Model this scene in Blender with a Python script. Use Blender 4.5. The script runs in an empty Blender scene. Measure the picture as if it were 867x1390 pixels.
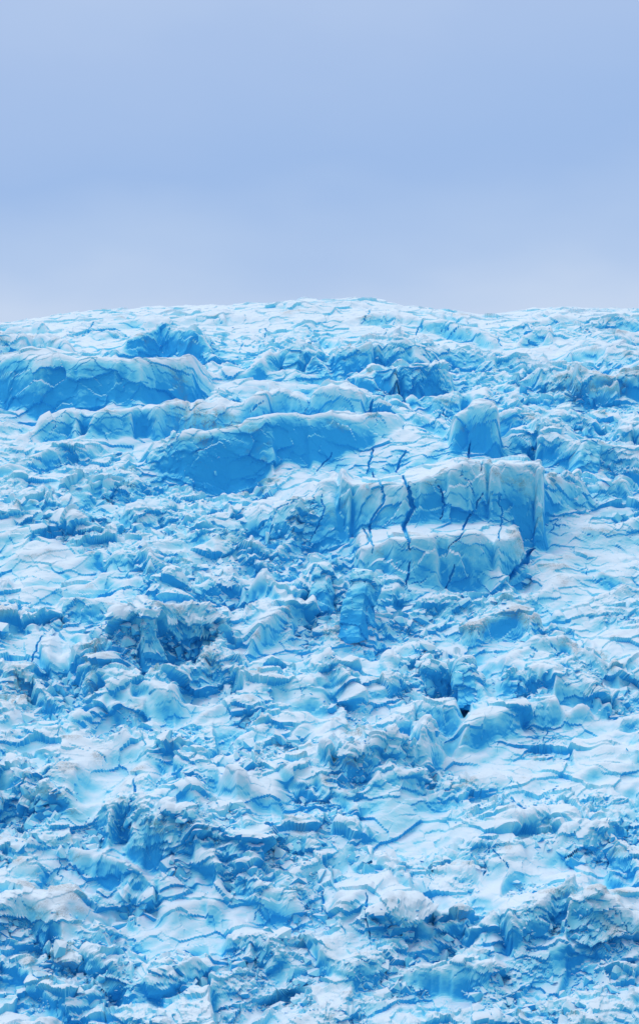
import bpy, bmesh, math, time, numpy as np
from mathutils import Vector
F=np.float32
T0=time.time()
# ---------------------------------------------------------------- noise helpers
def hsh(ix,iy,seed):
    n=ix.astype(np.int32).view(np.uint32)*np.uint32(374761393)+iy.astype(np.int32).view(np.uint32)*np.uint32(668265263)+np.uint32((seed*1274126177)&0xFFFFFFFF)
    n^=n>>np.uint32(13);n*=np.uint32(1103515245);n^=n>>np.uint32(15);n*=np.uint32(2246822519);n^=n>>np.uint32(16)
    return n.astype(F)*F(1/4294967296.0)
def gnoise(x,y,seed=0):
    ix=np.floor(x);iy=np.floor(y);fx=x-ix;fy=y-iy
    ux=fx*fx*fx*(fx*(fx*6-15)+10);uy=fy*fy*fy*(fy*(fy*6-15)+10)
    def g(dx,dy):
        a=hsh(ix+dx,iy+dy,seed)*F(6.2831853)
        return np.cos(a)*(fx-dx)+np.sin(a)*(fy-dy)
    a=g(0,0);b=g(1,0);c=g(0,1);d=g(1,1)
    return ((a+(b-a)*ux)*(1-uy)+(c+(d-c)*ux)*uy)*F(1.5)
def fbm(x,y,seed=0,o=4,gain=.5,ridge=False):
    s=0;a=1.0;t=0;x=x.astype(F);y=y.astype(F)
    for i in range(o):
        n=gnoise(x,y,seed+i*17)
        if ridge: n=1-2*np.abs(n)
        s=s+F(a)*n;t+=a;a*=gain;x=x*F(2.03)+F(3.1);y=y*F(2.03)+F(7.7)
    return (s/F(t)).astype(F)
def sm(a,b,x):
    t=np.clip((x-a)/(b-a),0,1);return t*t*(3-2*t)
def blocks(x,y,size,seed,K=2.2,tilt=.5,rmin=.35,rmax=.8):
    """max of randomly turned, tilted, steep sided blocks; result in units of size"""
    px=(x/size).astype(F);py=(y/size).astype(F)
    ix=np.floor(px);iy=np.floor(py)
    out=np.full(px.shape,-0.25,F)
    for dx in (-1,0,1):
        for dy in (-1,0,1):
            cx=ix+dx;cy=iy+dy
            ddx=px-cx-hsh(cx,cy,seed);ddy=py-cy-hsh(cx,cy,seed+1)
            a=hsh(cx,cy,seed+2)*F(3.14159)
            ca=np.cos(a);sa=np.sin(a)
            rx=np.abs(ddx*ca+ddy*sa);ry=np.abs(-ddx*sa+ddy*ca)
            r=rmin+(rmax-rmin)*hsh(cx,cy,seed+3)
            rx=rx*(F(.6)+F(.8)*hsh(cx,cy,seed+4))
            linf=np.maximum(np.maximum(rx,ry),(rx+ry)*F(.72))
            top=F(.1)+F(.6)*hsh(cx,cy,seed+5)+F(tilt)*((hsh(cx,cy,seed+6)-F(.5))*2*ddx+(hsh(cx,cy,seed+7)-F(.7))*2*ddy)
            out=np.maximum(out,np.minimum(top,K*(r-linf)))
    return out
def fract(x,y,size,seed,tilt=.8,off=.5,edge=False):
    """fractured plates: every cell is one tilted flat facet, steps between cells"""
    px=(x/size).astype(F);py=(y/size).astype(F)
    ix=np.floor(px);iy=np.floor(py)
    f1=np.full(px.shape,9,F);f2=f1.copy();out=np.zeros(px.shape,F);cid=np.zeros(px.shape,F)
    for dx in (-1,0,1):
        for dy in (-1,0,1):
            cx=ix+dx;cy=iy+dy
            ddx=px-cx-hsh(cx,cy,seed);ddy=py-cy-hsh(cx,cy,seed+1)
            a=hsh(cx,cy,seed+3)
            d=np.maximum(np.abs(ddx+ddy*(a-F(.5))),np.abs(ddy-ddx*(a-F(.5))))*F(.6)+np.sqrt(ddx*ddx+ddy*ddy)*F(.5)-a*F(.15)
            v=F(off)*(a-F(.5))+F(tilt)*((hsh(cx,cy,seed+6)-F(.5))*2*ddx+(hsh(cx,cy,seed+7)-F(.72))*2*ddy)
            m=d<f1
            f2=np.where(m,f1,np.minimum(f2,d));f1=np.where(m,d,f1);out=np.where(m,v,out);cid=np.where(m,hsh(cx,cy,seed+9),cid)
    return out,cid,f2-f1
def box(a,r,ax):
    if r<1: return a
    p=np.pad(a,[(r+1,r) if i==ax else (0,0) for i in (0,1)],mode='edge').astype(np.float64)
    c=np.cumsum(p,axis=ax);n=a.shape[ax]
    s=[slice(None)]*2;s2=[slice(None)]*2;s[ax]=slice(2*r+1,2*r+1+n);s2[ax]=slice(0,n)
    return ((c[tuple(s)]-c[tuple(s2)])/(2*r+1)).astype(F)
def blur(a,r0,r1):
    for _ in range(2): a=box(box(a,r0,0),r1,1)
    return a
# ---------------------------------------------------------------- slope profile
CAMZ=6.0; PITCH=14.0; TV=0.2184; Y0=470.0
def theta(s):
    return np.radians(np.interp(s,[-.2,0,.45,.8,1.0,1.12,1.3,3],[47,46,39,30,17,4,-2,-2]))
def profile(L):
    t=np.arange(-40,L*1.5,0.25);th=theta(t/L)
    y=np.cumsum(np.cos(th))*.25;z=np.cumsum(np.sin(th))*.25
    i0=np.searchsorted(t,0)
    return t,th,y-y[i0]+Y0,z-z[i0]-2
lo,hi=200,900
for _ in range(30):
    L=(lo+hi)/2;t_,th_,y_,z_=profile(L)
    e=np.degrees(np.arctan2(z_-CAMZ,y_)).max()
    if e<18.95: lo=L
    else: hi=L
elev=np.degrees(np.arctan2(z_-CAMZ,y_));ic=int(elev.argmax());print("L",L,"crest",t_[ic],y_[ic],z_[ic])
rows_=(0.5-np.tan(np.radians(elev-PITCH))/(2*TV))*1390
TC=t_[ic]
HT=TV*867/1390.
def T(v): return float(np.interp(-v,-rows_[:ic+1],t_[:ic+1]))
def XY(u,v):
    t=T(v);y=float(np.interp(t,t_,y_));z=float(np.interp(t,t_,z_))
    d=y*math.cos(math.radians(PITCH))+(z-CAMZ)*math.sin(math.radians(PITCH))
    return (u-433.5)/433.5*HT*d,t
NX=960
aa=np.linspace(-1,1,NX)
ext=1+np.linspace(0,1,31)[1:]**2.2*3.0
aa=np.concatenate([-ext[::-1],aa,ext]);NXX=len(aa)
def HW(t):
    return HT*(np.interp(t,t_,y_)*.97+np.interp(t,t_,z_)*.24)*1.16
def fields(X,TT):
    V=np.interp(TT,t_[:ic+1],rows_[:ic+1]).astype(F)
    U=(433.5+433.5*X/(HW(TT)/1.16)).astype(F)
    return U,V
def zones(U,V,L_,soft=.42):
    s=np.zeros_like(U)
    for u,v,ru,rv,rot in L_:
        c,si=math.cos(math.radians(rot)),math.sin(math.radians(rot))
        du=U-u;dv=V-v
        s=np.maximum(s,1-sm(1-soft,1+soft,np.sqrt(((du*c+dv*si)/ru)**2+((-du*si+dv*c)/rv)**2)))
    return s
# ---------------------------------------------------------------- coarse form
NC=1150
tt=np.concatenate([np.linspace(-30,TC,NC-100),TC+np.linspace(0,1,101)[1:]**1.8*150]).astype(F)
X=(aa[None,:]*HW(tt)[:,None]).astype(F);TT=np.repeat(tt[:,None],NXX,1).astype(F)
U,V=fields(X,TT);top=sm(560,440,V);lowc=sm(760,950,V)
wxa=fbm(X/30,TT/30,601,4)*9;wya=fbm(X/26,TT/26,607,4)*9
wxb=fbm(X/7,TT/7,611,2)*.7;wyb=fbm(X/7,TT/7,617,2)*.6
jag=fract(X,TT,12,621,tilt=.5,off=1.0)[0]*6          # angular offsets for shelf fronts
hmod=fbm(X/17,TT/40,631,3)
H=fbm(X/70,TT/70,3,3)*11*(1-.75*top)
H+=fbm(X/26,TT/26,13,3)*3.5*(1-.65*top)
H+=(fbm((X+TT*.5)/45,(TT-X*.5)/16,19,3,ridge=True)-.3)*4.5*(1-.7*top)
H+=np.interp(U.ravel(),[-200,0,60,160,250,410,520,600,650,700,760,867,1100],[-9,-7,-4.5,-1.2,.6,2.6,2.6,0,-2.6,-1.8,.6,-.2,1]).reshape(X.shape).astype(F)*sm(520,430,V)
def add(pts,Hs,k=.45,w=2.5,et=7,rough=1.,wob=1.,var=.5,tiltx=0):
    """shelf: steep front above the polyline, top falling back into the slope"""
    P=[XY(*p) for p in pts];xs=[p[0] for p in P];ts=[p[1] for p in P]
    hm=max(Hs)*1.6
    i0=max(0,int(np.searchsorted(tt,min(ts)-16)));i1=int(np.searchsorted(tt,max(ts)+w+16+hm/k))
    s=slice(i0,i1)
    xx=X[s]+wxb[s]*rough+wxa[s]*.3*wob+jag[s]*.35*rough
    h=np.interp(xx,xs,Hs)*(1+var*hmod[s])
    d=TT[s]-np.interp(xx,xs,ts)+wya[s]*.55*wob+wyb[s]*rough+jag[s]*.8*rough
    f=np.clip(d/w,0,1);f=f*(1.6-.6*f)
    side=sm(xs[0]-et*.3,xs[0]+et,xx)*(1-sm(xs[-1]-et,xs[-1]+et*.3,xx))
    b=np.maximum((h-k*np.maximum(d-w,0)+tiltx*(xx-xs[0]))*f*side,0)
    H[s]=np.maximum(H[s],b+H[s]*(1-.65*np.clip(b/5,0,1)))
SZ=[(433,430,520,24,0),(150,600,190,22,0),(420,690,80,42,-20),(600,715,155,100,0),(595,795,130,26,0),(790,770,80,85,25),(70,780,110,44,25),
    (640,470,230,16,5),(120,470,150,14,0),(320,530,130,20,0),(330,610,130,30,0),(130,540,155,50,0),(370,610,210,42,0),(640,610,50,45,0),
    (680,1030,120,36,22),(800,980,80,22,15),(280,1250,150,28,5),(560,1130,60,45,0),(380,890,75,24,25),(820,1060,60,30,15),
    (350,1110,60,20,10),(60,890,60,18,15),(750,1190,90,18,0),(660,900,60,20,20),(250,980,60,22,10),(60,1240,60,20,0),(640,780,70,30,0),
    (150,1050,80,22,15),(440,1000,55,26,20),(530,1235,80,20,0),(710,1250,70,18,5),(120,1175,80,18,5),(830,880,60,26,15),(480,900,50,20,30)]
def snowzones(U,V,X,TT):
    return zones(U+fbm(X/22,TT/22,91,4)*30,V+fbm(X/22,TT/22,97,4)*16,SZ)
sc_=snowzones(U,V,X,TT)
big=sm(-.15,.25,fbm(X/50,TT/50,651,2)+.1)
fr,_,_=fract(X+wxb,TT+wyb,20,661,tilt=.55,off=.55)
H+=fr*(7+1.5*lowc)*(.35+.65*big)*(1-.85*sc_)*(1-.6*top)
rg=np.random.default_rng(21)
for i in range(150):
    u=rg.uniform(-60,930);v=430+900*rg.random()**1.25
    up=v<620
    wd=rg.uniform(45,140) if up else rg.uniform(50,170)
    sl_=rg.normal(0,.04 if up else .28)
    hh=rg.uniform(2.5,7)*(1.1 if v>470 else .5)
    add([(u,v),(u+wd*.5,v+sl_*wd*.5+rg.normal(0,3)),(u+wd,v+sl_*wd)],[hh*rg.uniform(.5,1),hh,hh*rg.uniform(.5,1)],k=rg.uniform(.3,.55),w=1.5,et=2.5,rough=rg.uniform(.7,1.5),wob=.4,var=.6,tiltx=rg.normal(0,.06))
add([(80,450),(180,445),(330,447),(430,440)],[1,3,4,3],k=.2)
add([(300,430),(400,432),(540,430),(640,437)],[2,3,3,2],k=.2)
add([(400,456),(520,452),(610,462),(700,470)],[2,6,6,2],k=.22)
add([(690,455),(760,448),(900,455)],[3,5,5],k=.22)
add([(-40,484),(40,482),(110,488)],[8,9,6],k=.35,rough=1.6)
add([(560,500),(640,494),(700,497)],[4,6,3],k=.25,w=3)
add([(760,490),(820,500),(900,505)],[4,7,5],k=.25,w=3,rough=2)
add([(150,492),(220,487),(290,499)],[8,12,8],k=.35,rough=1.3)
add([(340,520),(400,512),(450,516)],[10,13,11],k=.45,rough=1.5)
add([(440,512),(520,514),(600,508)],[11,15,11],k=.38,rough=1.4)
add([(455,535),(540,540),(620,530)],[8,12,8],k=.4)
add([(-30,550),(60,570),(190,574),(262,556),(290,540)],[15,18,20,16,10],k=.42,w=7,wob=.3,rough=.35,var=.1)
add([(700,535),(780,545),(900,550)],[7,11,10],k=.4,rough=1.6)
add([(20,618),(110,604),(230,600),(300,592)],[5,9,11,7],k=.4,w=2.5)
add([(240,600),(330,596),(450,590),(560,582)],[9,13,13,9],k=.42,w=2)
add([(606,642),(640,636),(680,638)],[14,19,16],k=.6,w=1.6,et=2.5,wob=.1,rough=.5)
add([(480,600),(560,606),(620,606)],[6,10,8],k=.4)
add([(185,646),(250,654),(360,649),(450,634),(560,614)],[7,14,16,14,8],k=.45,w=6,wob=.3,rough=.4,var=.15)
add([(700,620),(780,640),(900,655)],[8,11,10],k=.5,rough=1.6)
# main serac, stepping down to the right
add([(325,730),(400,746),(480,758)],[8,14,19],k=.42,w=6,wob=.3,rough=.8)
add([(455,746),(490,756),(545,768),(620,763),(740,744)],[19,20,23,26,25],k=.42,w=2.2,et=2,rough=.55,wob=.1,var=.06)
add([(700,755),(745,716),(805,690)],[15,14,9],k=.6,w=4,rough=1.4,wob=.4)
add([(480,803),(560,811),(640,809),(712,790)],[12,15,15,13],k=.30,w=2,et=2.5,rough=.55,wob=.1,var=.06)
# lower slope bluffs
for p,h,k in [([(-20,700),(60,715),(150,745)],[5,8,5],.5),([(120,770),(200,800),(240,835)],[4,7,4],.5),([(150,892),(200,907),(250,898),(320,892)],[11,16,15,11],.6),
  ([(300,790),(360,830),(400,870)],[5,7,4],.6),([(-20,930),(50,950),(110,990)],[5,10,5],.55),([(90,1000),(160,960),(240,985)],[4,8,4],.5),
  ([(400,1040),(480,1075),(560,1070),(600,1030)],[7,12,11,5],.55),([(540,900),(620,935),(670,970)],[4,7,4],.5),([(660,920),(760,900),(860,950)],[3,7,7],.5),
  ([(-20,1090),(60,1085),(130,1120)],[5,8,4],.5),([(120,1130),(250,1165),(370,1240)],[6,10,5],.5),([(230,1080),(330,1120),(400,1110)],[5,9,5],.5),
  ([(640,1130),(700,1150),(780,1120)],[4,8,4],.5),([(480,1290),(560,1300),(640,1280)],[8,11,8],.55),([(630,1320),(740,1300),(900,1290)],[7,12,9],.55),
  ([(-20,1250),(80,1290),(180,1290)],[5,8,5],.5),([(160,1350),(260,1330),(360,1350)],[5,6,5],.5),([(400,960),(450,940),(520,960)],[4,7,3],.5)]:
    add(p,h,k=k,w=2.6,rough=1.5,wob=1.2,var=.7,et=6)
H=H.astype(F);HC=box(box(H,2,0),1,1);HC=box(box(HC,1,0),1,1)
ST=(np.gradient(HC,axis=0)/np.gradient(tt)[:,None]).astype(F)
print("coarse",time.time()-T0)
# ------------------------------------- rows spread so that steep fronts get their share (smoothly varying)
dt=np.diff(tt)[:,None];dh=np.abs(np.diff(HC,axis=0))
rho=np.sqrt((dt*.85)**2+(dh*1.15)**2)/dt
rho=box(box(box(rho,5,0),45,1),45,1)
HT_=np.concatenate([np.zeros((1,NXX),F),np.cumsum(rho*dt,axis=0)],0)
NT=2150
t2=np.empty((NT,NXX),F);H2=np.empty((NT,NXX),F);S2=np.empty((NT,NXX),F)
for j in range(NXX):
    s=HT_[:,j]
    t2[:,j]=np.interp(np.linspace(0,s[-1],NT),s,tt)
t2=box(t2,4,1)
for j in range(NXX): H2[:,j]=np.interp(t2[:,j],tt,HC[:,j]);S2[:,j]=np.interp(t2[:,j],tt,ST[:,j])
TT=t2;X=(aa[None,:]*HW(TT)).astype(F)
U,V=fields(X,TT);top=sm(560,440,V);snow=snowzones(U,V,X,TT)
low=sm(760,950,V)
rub=(1-snow*.93)*(1-.30*sm(700,640,V))*(1-.15*low)
th=np.interp(TT,t_,th_);yb=np.interp(TT,t_,y_);zb=np.interp(TT,t_,z_)
P=np.stack([X,yb-np.sin(th)*H2,zb+np.cos(th)*H2],-1).astype(F)
def normals(P):
    a=np.gradient(P,axis=1);b=np.gradient(P,axis=0)
    n=np.cross(a,b);return n/(np.linalg.norm(n,axis=-1,keepdims=True)+1e-9)
Nn=normals(P)
Nn=np.stack([blur(Nn[...,i].astype(F),5,5) for i in range(3)],-1);Nn/=np.linalg.norm(Nn,axis=-1,keepdims=True)+1e-9
H2s=blur(H2,3,5)
Q=TT+.85*H2s                      # runs on up the steep fronts
wx=fbm(X/5,Q/5,5,3)*.35;wy=fbm(X/5,Q/5,55,3)*.35
Xw=X+wx;Qw=Q+wy
m1=sm(-.2,.3,fbm(X/32,Q/32,71,3)+.12)*rub
m2=sm(-.3,.25,fbm(X/20,Q/20,171,3)+.08)*rub
m3=sm(-.2,.4,fbm(X/12,Q/12,271,3)+.02)*rub
fA,idA,eA=fract(Xw*.97+Qw*.2,Qw*1.25-Xw*.25,9,11,tilt=.75,off=.9)
fB,idB,eB=fract(Xw*.9+Qw*.3,Qw*1.2-Xw*.2,4.2,31,tilt=.8,off=.8)
fC,idC,_=fract(Xw*.9-Qw*.3,Qw*1.1+Xw*.2,2.0,51,tilt=.8,off=.6)
fD,idD,_=fract(Xw,Qw*1.1,1.0,61,tilt=.8,off=.7)
D=fA*3.9*m1*(1-.4*top)+fB*2.1*m2+fC*.95*m3+fD*.35*m3
D+=blocks(Xw,Qw,6.5,811,K=3,tilt=.8)*2.8*m1*sm(.0,.25,fbm(X/25,Q/25,815,2)+.1*low)
D+=blocks(Xw,Qw,3.2,821,K=3,tilt=.8)*1.7*m2*sm(.0,.25,fbm(X/18,Q/18,825,2)+.12*low)
# drifted snow levels out the hollows
lev=fbm(X/24,Q/24,881,4)*1.9-.75+.7*snow+(fA-.1)*.5
fill=sm(-.25,.55,lev-D)
D=np.where(lev>D,lev,D)
D=D*.82+box(box(D,1,0),1,1)*.18
D+=fbm(X/9,TT/2.6,141,3)*.2*snow+fbm(X/3.5,Q/3.5,143,3)*.12+fA*.6*snow+fB*.2*snow
blue=zones(U+fbm(X/12,Q/12,93,3)*14,V,[(130,560,150,34,0),(350,636,160,20,-4),(640,630,36,18,0),(520,540,90,12,0),(400,508,90,16,0),(225,485,60,12,0)],.3)
_,_,eL=fract(X+fbm(X/9,Q/9,201,3)*4.0,(Q+fbm(X/9,Q/9,207,3)*4.0)*.62,19,303)
fm=sm(.14,.32,fbm(X/15,Q/15,305,3)+.05*sm(850,700,V))*(1-.8*blue)
fis=(1-sm(.003,.013,eL))*fm
D-=fis*.5
crk=fis*.38
def crack(pts,w=.5,dep=5):
    global D
    Pp=[XY(*p) for p in pts]
    x0=min(p[0] for p in Pp)-4;x1=max(p[0] for p in Pp)+4;t0=min(p[1] for p in Pp)-4;t1=max(p[1] for p in Pp)+4
    m=(X>x0)&(X<x1)&(CQ>t0)&(CQ<t1)
    x=X[m]+fbm(X[m]/5,CQ[m]/5,77,4)*1.0;t=CQ[m]+fbm(X[m]/5,CQ[m]/5,79,3)*1.2
    d=np.full(x.shape,99,F)
    for (ax,at),(bx,bt) in zip(Pp[:-1],Pp[1:]):
        vx,vt=bx-ax,bt-at;q=np.clip(((x-ax)*vx+(t-at)*vt)/(vx*vx+vt*vt+1e-6),0,1)
        d=np.minimum(d,np.hypot(x-ax-q*vx,t-at-q*vt))
    q=np.clip((t-Pp[0][1])/(Pp[-1][1]-Pp[0][1]+1e-6),0,1);ww=w*(.3+.7*np.sin(3.14*np.clip(q,.03,.97)))
    f=1-sm(ww*.4,ww,d);D[m]-=f*dep;crk[m]=np.maximum(crk[m],f*.8)
el_=np.degrees(np.arctan2(P[...,2]-CAMZ,P[...,1]))
rw=(0.5-np.tan(np.radians(el_-PITCH))/(2*TV))*1390
CQ=np.interp(-rw,-rows_[:ic+1],t_[:ic+1]).astype(F)
crack([(503,752),(500,715),(516,680),(506,640)],.45,.8)
crack([(549,748),(543,715),(552,690),(540,645)],.9,1.5)
crack([(588,705),(594,685),(582,660)],.4,.8)
crack([(600,745),(622,715),(640,668)],.38,.8)
crack([(548,800),(552,765)],.4,.8);crack([(604,800),(612,765)],.35,.8);crack([(684,790),(705,765),(722,745)],1.2,2.)
crack([(350,720),(380,690),(425,668)],.35,.8);crack([(450,770),(500,735),(490,715)],.35,.8)
crack([(500,560),(502,545)],.6,1.2);crack([(634,640),(630,600)],.35,1)
crack([(498,640),(505,608)],.45,.8);crack([(535,645),(548,612)],.5,.9)
crack([(665,735),(672,700),(660,668)],.3,.6);crack([(420,735),(440,700),(436,672)],.3,.6)
for c in [[(325,480),(330,462)],[(490,440),(500,420)],[(610,455),(620,438)],[(360,460),(362,445)],[(560,460),(570,442)],
          [(180,1110),(190,1050)],[(655,1190),(662,1150),(690,1180)],[(60,1060),(90,1030)],[(436,1240),(440,1205)],[(215,905),(275,870)],
          [(40,900),(60,860)],[(820,1180),(815,1120)],[(500,1270),(495,1210)],[(590,450),(640,440),(720,446)],[(730,640),(800,650)],
          [(680,470),(672,455)],[(250,600),(262,580)],[(340,560),(360,545)],[(430,640),(450,615)],[(120,450),(130,438)]]:
    crack(c,.32,.7)
P2=P+Nn*D[...,None]
print("fine",time.time()-T0)
# ---------------------------------------------------------------- attributes
G=H2+D
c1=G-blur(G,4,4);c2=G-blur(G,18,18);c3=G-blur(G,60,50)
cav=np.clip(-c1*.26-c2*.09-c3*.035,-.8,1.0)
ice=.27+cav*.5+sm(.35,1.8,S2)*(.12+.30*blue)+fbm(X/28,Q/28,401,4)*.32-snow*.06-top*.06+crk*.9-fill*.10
ice+=((idA-.5)*.16*m1+(idB-.5)*.14*m2+(idC-.5)*.12*m3)*(1-fill)
dirt=sm(.18,.55,fbm(X/10,Q/6,501,5,.6)+.35*sm(.1,.6,fbm(X/40,TT/40,511,2)))*sm(.0,1.0,c2)
dirt=np.maximum(dirt,1.6*zones(U+fbm(X/5,Q/5,521,3)*16,V+fbm(X/5,Q/5,523,3)*10,[(130,925,9,40,10),(730,1022,12,6,0),(800,540,55,7,0),(250,575,8,22,0),(650,745,24,4,0),(20,960,14,30,20),(330,835,20,8,30),(300,600,60,5,5),(480,1000,30,8,10),(610,1190,40,8,0),(820,900,30,8,10)],.6)*np.clip(.4+1.4*fbm(X/1.5,Q/3,525,3),0,1))
def mkmesh(name,co,faces_v,starts,totals,attrs):
    me=bpy.data.meshes.new(name)
    me.vertices.add(len(co));me.vertices.foreach_set("co",co.astype(F).ravel())
    me.loops.add(len(faces_v));me.loops.foreach_set("vertex_index",faces_v.astype(np.int32))
    me.polygons.add(len(starts));me.polygons.foreach_set("loop_start",starts.astype(np.int32))
    me.polygons.foreach_set("loop_total",totals.astype(np.int32))
    me.polygons.foreach_set("use_smooth",np.zeros(len(starts),bool))
    for n,v in attrs:
        at=me.attributes.new(n,'FLOAT','POINT');at.data.foreach_set("value",v.astype(F).ravel())
    me.update();o=bpy.data.objects.new(name,me);bpy.context.collection.objects.link(o);return o
co=P2.reshape(-1,3).astype(F)
idx=np.arange(NT*NXX).reshape(NT,NXX)
q=np.stack([idx[:-1,:-1],idx[:-1,1:],idx[1:,1:],idx[1:,:-1]],-1).reshape(-1,4)
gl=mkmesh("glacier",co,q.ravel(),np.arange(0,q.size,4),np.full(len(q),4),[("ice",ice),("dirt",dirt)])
# ---------------------------------------------------------------- angular broken pieces
rng=np.random.default_rng(7)
def hull():
    bm=bmesh.new()
    s=np.array([1,rng.uniform(.5,.95),rng.uniform(.4,.8)])
    for i in range(rng.integers(9,16)):
        v=rng.normal(size=3);v/=np.linalg.norm(v);v=np.sign(v)*np.abs(v)**.75;bm.verts.new(v*s*.55*rng.uniform(.75,1.15))
    r=bmesh.ops.convex_hull(bm,input=bm.verts[:])
    bmesh.ops.delete(bm,geom=[g for g in r["geom_interior"] if isinstance(g,bmesh.types.BMVert)],context='VERTS')
    bm.verts.ensure_lookup_table()
    v=np.array([x.co[:] for x in bm.verts]);f=[[x.index for x in p.verts] for p in bm.faces]
    bm.free();return v,f
tpl=[hull() for _ in range(60)]
def rotm(n):
    qn=rng.normal(size=(n,4));qn/=np.linalg.norm(qn,axis=1,keepdims=True);w,x,y,z=qn.T
    return np.stack([1-2*(y*y+z*z),2*(x*y-z*w),2*(x*z+y*w),2*(x*y+z*w),1-2*(x*x+z*z),2*(y*z-x*w),2*(x*z-y*w),2*(y*z+x*w),1-2*(x*x+y*y)],-1).reshape(n,3,3)
NCH=24000
clus=sm(.02,.35,fbm(X/10,Q/10,901,3)+.1)
wgt=(m2*clus*(.25+np.clip(-c2,0,2))*rub**2*(1+low)+.004*rub)*(V>445)*(np.abs(X)<HW(TT)*.97)
wgt=wgt.ravel().astype(np.float64)
cs=np.cumsum(wgt);pick=np.searchsorted(cs,rng.random(NCH)*cs[-1])
size=np.clip(.6*rng.random(NCH)**-.5,.6,4.2)
cen=co[pick]+Nn.reshape(-1,3)[pick]*(size*rng.uniform(-.2,.1,NCH))[:,None]
R_=rotm(NCH)
VV=[];FV=[];ST_=[];TO=[];AI=[];vo=0;lo_=0
which=rng.integers(0,len(tpl),NCH)
baseice=ice.ravel()[pick]
for k,(v,f) in enumerate(tpl):
    ids=np.nonzero(which==k)[0];n=len(ids)
    pts=np.einsum('nij,vj->nvi',R_[ids],v)*size[ids,None,None]+cen[ids,None,:]
    VV.append(pts.reshape(-1,3))
    rel=(pts[...,2]-cen[ids,None,2])/size[ids,None]
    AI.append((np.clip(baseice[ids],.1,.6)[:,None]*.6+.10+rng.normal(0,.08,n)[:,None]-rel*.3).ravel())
    fl=np.concatenate([np.array(x) for x in f]);tl=np.array([len(x) for x in f])
    FV.append((fl[None,:]+vo+(np.arange(n)*len(v))[:,None]).ravel())
    s0=np.concatenate([[0],np.cumsum(tl)[:-1]])
    ST_.append((s0[None,:]+lo_+(np.arange(n)*len(fl))[:,None]).ravel());TO.append(np.tile(tl,n))
    vo+=n*len(v);lo_+=n*len(fl)
VV=np.concatenate(VV);rb=mkmesh("ice_rubble",VV,np.concatenate(FV),np.concatenate(ST_),np.concatenate(TO),[("ice",np.concatenate(AI)),("dirt",np.zeros(len(VV)))])
# standing seracs: (u,v of the foot, width, height, depth, lean)
def serac(u,v,wd,ht,dp,lean,seed,bl=.5):
    r2=np.random.default_rng(seed)
    x,t=XY(u,v)
    mk=(np.abs(X-x)<2)&(np.abs(CQ-t)<2)
    p=P2[mk].mean(0) if mk.any() else np.array([x,np.interp(t,t_,y_),np.interp(t,t_,z_)])
    bm=bmesh.new()
    a0=r2.uniform(0,1.5)
    for lz,sc1 in ((-.35,1.1),(.35,1.),(.75,.95),(1.0,.72)):
        for k in range(5):
            an=a0+k/5*6.283+r2.uniform(-.2,.2)
            rr=sc1*r2.uniform(.85,1.1)
            bm.verts.new((math.cos(an)*wd*.5*rr+lean*lz*ht,math.sin(an)*dp*.5*rr,lz*ht*r2.uniform(.9,1.06)))
    r=bmesh.ops.convex_hull(bm,input=bm.verts[:])
    bmesh.ops.delete(bm,geom=[g for g in r["geom_interior"] if isinstance(g,bmesh.types.BMVert)],context='VERTS')
    for _ in range(6):
        es=[e_ for e_ in bm.edges if e_.calc_length()>.45]
        if not es: break
        bmesh.ops.subdivide_edges(bm,edges=es,cuts=1,use_grid_fill=True)
        bmesh.ops.triangulate(bm,faces=bm.faces[:])
    bm.normal_update()
    c=np.array([q_.co[:] for q_ in bm.verts]);n_=np.array([q_.normal[:] for q_ in bm.verts])
    a1=(c[:,0]+c[:,1]*.8+seed*31).astype(F);b1=(c[:,2]+c[:,1]*.5).astype(F)
    dd=fbm(a1/6,b1/6,seed,3)*1.3+fract(a1*.8+b1*.3,b1,4.5,seed+5,tilt=.6,off=.6)[0]*1.3+fract(a1,b1,1.6,seed+9,tilt=.6,off=.5)[0]*.2
    c2_=c+n_*dd[:,None]+p
    f=np.array([[q_.index for q_ in p_.verts] for p_ in bm.faces if len(p_.verts)==3])
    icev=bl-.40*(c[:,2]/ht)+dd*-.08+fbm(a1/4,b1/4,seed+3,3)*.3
    bm.free()
    return mkmesh("serac",c2_,f.ravel(),np.arange(0,f.size,3),np.full(len(f),3),[("ice",icev),("dirt",np.zeros(len(c)))])
ser=[serac(436,836,7,13,6,.03,3,.70),serac(484,850,9.5,14,8,.18,5,.76),
     serac(634,944,7.5,9,6,-.1,11,.65),serac(400,500,8,9,7,.1,17,.55),
     serac(790,640,10,9,8,.1,22,.55)]
# ---------------------------------------------------------------- material
def newmat(n):
    m=bpy.data.materials.new(n);m.use_nodes=True;return m,m.node_tree.nodes,m.node_tree.links
m,N,Lk=newmat("glacier_ice");bs=N["Principled BSDF"]
bs.inputs["Roughness"].default_value=.8
bs.inputs["Specular IOR Level"].default_value=.08
def nd(t,**k):
    n=N.new(t)
    for a_,b_ in k.items(): setattr(n,a_,b_)
    return n
def mth(op,a_,b_=None,clamp=False):
    n=nd("ShaderNodeMath",operation=op,use_clamp=clamp)
    for i,v in enumerate((a_,b_)):
        if v is None: continue
        if isinstance(v,(int,float)): n.inputs[i].default_value=v
        else: Lk.new(v,n.inputs[i])
    return n.outputs[0]
ai=nd("ShaderNodeAttribute",attribute_name="ice").outputs["Fac"]
ad=nd("ShaderNodeAttribute",attribute_name="dirt").outputs["Fac"]
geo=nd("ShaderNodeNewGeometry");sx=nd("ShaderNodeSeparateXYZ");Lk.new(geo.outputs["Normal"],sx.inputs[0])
tc=nd("ShaderNodeTexCoord")
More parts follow.
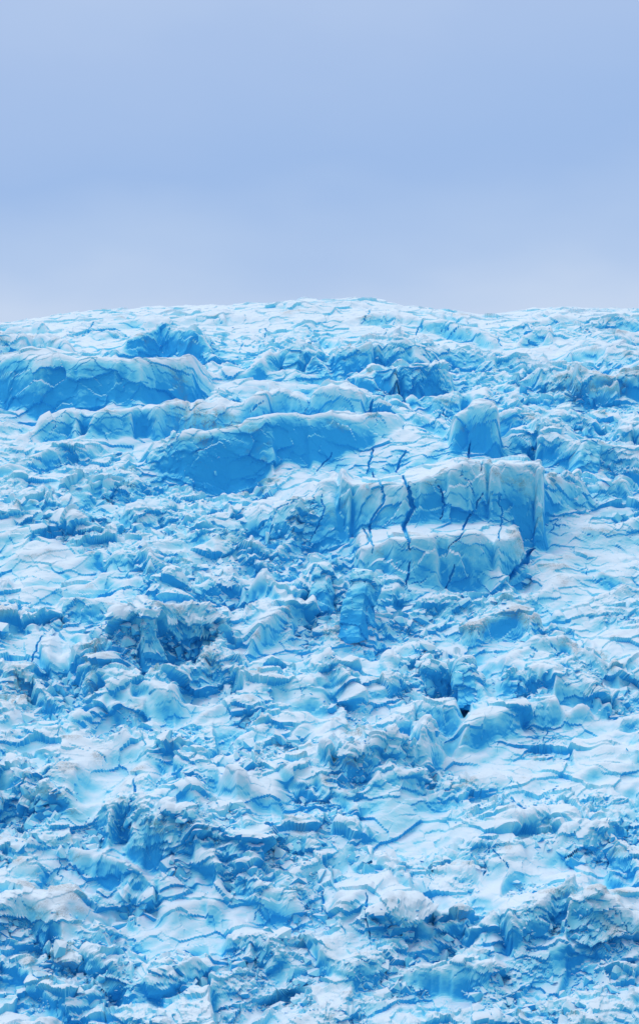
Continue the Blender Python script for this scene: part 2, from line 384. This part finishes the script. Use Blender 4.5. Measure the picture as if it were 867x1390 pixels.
def noise(s,d=5,r=.6):
    n=nd("ShaderNodeTexNoise");n.inputs["Scale"].default_value=s;n.inputs["Detail"].default_value=d;n.inputs["Roughness"].default_value=r
    Lk.new(tc.outputs["Object"],n.inputs["Vector"]);return n.outputs[0]
n1=noise(.55,6,.65);n2=noise(3.5,4,.6)
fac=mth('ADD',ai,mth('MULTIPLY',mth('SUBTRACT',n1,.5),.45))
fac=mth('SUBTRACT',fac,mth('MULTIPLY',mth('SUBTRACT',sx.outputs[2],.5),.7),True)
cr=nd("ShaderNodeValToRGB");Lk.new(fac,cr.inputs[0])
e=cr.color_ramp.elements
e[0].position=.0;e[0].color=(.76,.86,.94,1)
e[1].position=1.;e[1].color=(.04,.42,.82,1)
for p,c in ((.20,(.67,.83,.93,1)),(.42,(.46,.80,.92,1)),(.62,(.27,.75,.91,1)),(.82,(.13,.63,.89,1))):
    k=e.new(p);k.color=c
mx=nd("ShaderNodeMix",data_type='RGBA');Lk.new(cr.outputs[0],mx.inputs[6]);mx.inputs[7].default_value=(.22,.20,.18,1)
dn=mth('MULTIPLY',ad,mth('MULTIPLY',mth('SUBTRACT',n2,.35),2.6),True)
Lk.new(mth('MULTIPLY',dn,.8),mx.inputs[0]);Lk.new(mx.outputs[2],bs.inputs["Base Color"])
bp=nd("ShaderNodeBump");bp.inputs["Strength"].default_value=.3;bp.inputs["Distance"].default_value=.2
Lk.new(mth('ADD',noise(2.6,5,.65),mth('MULTIPLY',n2,.3)),bp.inputs["Height"]);Lk.new(bp.outputs[0],bs.inputs["Normal"])
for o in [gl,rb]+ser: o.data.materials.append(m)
# water of the fjord in front
wm,N,Lk=newmat("fjord_water");b=N["Principled BSDF"];b.inputs["Base Color"].default_value=(.03,.12,.17,1);b.inputs["Roughness"].default_value=.15
n=N.new("ShaderNodeTexNoise");n.inputs["Scale"].default_value=.4;bb=N.new("ShaderNodeBump");bb.inputs["Strength"].default_value=.4
tcw=N.new("ShaderNodeTexCoord");Lk.new(tcw.outputs["Object"],n.inputs["Vector"]);Lk.new(n.outputs[0],bb.inputs["Height"]);Lk.new(bb.outputs[0],b.inputs["Normal"])
wme=bpy.data.meshes.new("water");wme.from_pydata([(-9000,-9000,0),(9000,-9000,0),(9000,9000,0),(-9000,9000,0)],[],[(0,1,2,3)])
wme.materials.append(wm);wo=bpy.data.objects.new("water",wme);bpy.context.collection.objects.link(wo)
# ---------------------------------------------------------------- world
w=bpy.data.worlds.new("World");bpy.context.scene.world=w;w.use_nodes=True
N=w.node_tree.nodes;Lk=w.node_tree.links
bg=N["Background"]
sky=N.new("ShaderNodeTexSky");sky.sky_type='NISHITA';sky.sun_disc=False
tcw=N.new("ShaderNodeTexCoord");sp=N.new("ShaderNodeSeparateXYZ");Lk.new(tcw.outputs["Generated"],sp.inputs[0])
mp=N.new("ShaderNodeMapping");mp.inputs["Scale"].default_value=(1,1,2.2);Lk.new(tcw.outputs["Generated"],mp.inputs[0])
cn=N.new("ShaderNodeTexNoise");cn.inputs["Scale"].default_value=4.6;cn.inputs["Detail"].default_value=4;cn.inputs["Roughness"].default_value=.5
Lk.new(mp.outputs[0],cn.inputs["Vector"])
ma=N.new("ShaderNodeMath");ma.operation='MULTIPLY_ADD';Lk.new(cn.outputs[0],ma.inputs[0]);ma.inputs[1].default_value=.12;Lk.new(sp.outputs[2],ma.inputs[2])
ms=N.new("ShaderNodeMath");ms.operation='SUBTRACT';Lk.new(ma.outputs[0],ms.inputs[0]);ms.inputs[1].default_value=.06
rp=N.new("ShaderNodeValToRGB");Lk.new(ms.outputs[0],rp.inputs[0]);e=rp.color_ramp.elements
e[0].position=0;e[0].color=(.60,.72,.90,1)
e[1].position=1;e[1].color=(.94,.97,1.0,1)
for p,c in ((.322,(.59,.71,.91,1)),(.345,(.47,.62,.88,1)),(.385,(.36,.53,.85,1)),(.44,(.42,.57,.86,1)),(.60,(.76,.85,.98,1))):
    k=e.new(p);k.color=c
mu=N.new("ShaderNodeMix");mu.data_type='RGBA';mu.blend_type='MIX';mu.inputs[0].default_value=.92
sc=N.new("ShaderNodeVectorMath");sc.operation='SCALE';sc.inputs[3].default_value=.10;Lk.new(sky.outputs[0],sc.inputs[0])
Lk.new(sc.outputs[0],mu.inputs[6]);Lk.new(rp.outputs[0],mu.inputs[7]);Lk.new(mu.outputs[2],bg.inputs[0]);bg.inputs[1].default_value=1.0
# sun through overcast, high, from the left
sl=bpy.data.lights.new("sun","SUN");sl.energy=.85;sl.angle=math.radians(35);sl.color=(1,.97,.93)
so=bpy.data.objects.new("sun",sl);bpy.context.collection.objects.link(so)
d=Vector((-.5,-.5,1.0)).normalized()
so.rotation_euler=d.to_track_quat('Z','Y').to_euler()
sky.sun_elevation=math.asin(d.z);sky.sun_rotation=math.atan2(d.x,d.y)
# ---------------------------------------------------------------- camera
cd=bpy.data.cameras.new("camera");cam=bpy.data.objects.new("camera",cd);bpy.context.collection.objects.link(cam)
cd.sensor_fit='VERTICAL';cd.sensor_height=24;cd.lens=12/TV;cd.clip_end=30000;cd.clip_start=1
cam.location=(0,0,CAMZ);cam.rotation_euler=(math.radians(90+PITCH),0,0)
sc=bpy.context.scene;sc.camera=cam
sc.view_settings.view_transform='Standard';sc.view_settings.look='None';sc.view_settings.exposure=0
print("done",time.time()-T0)
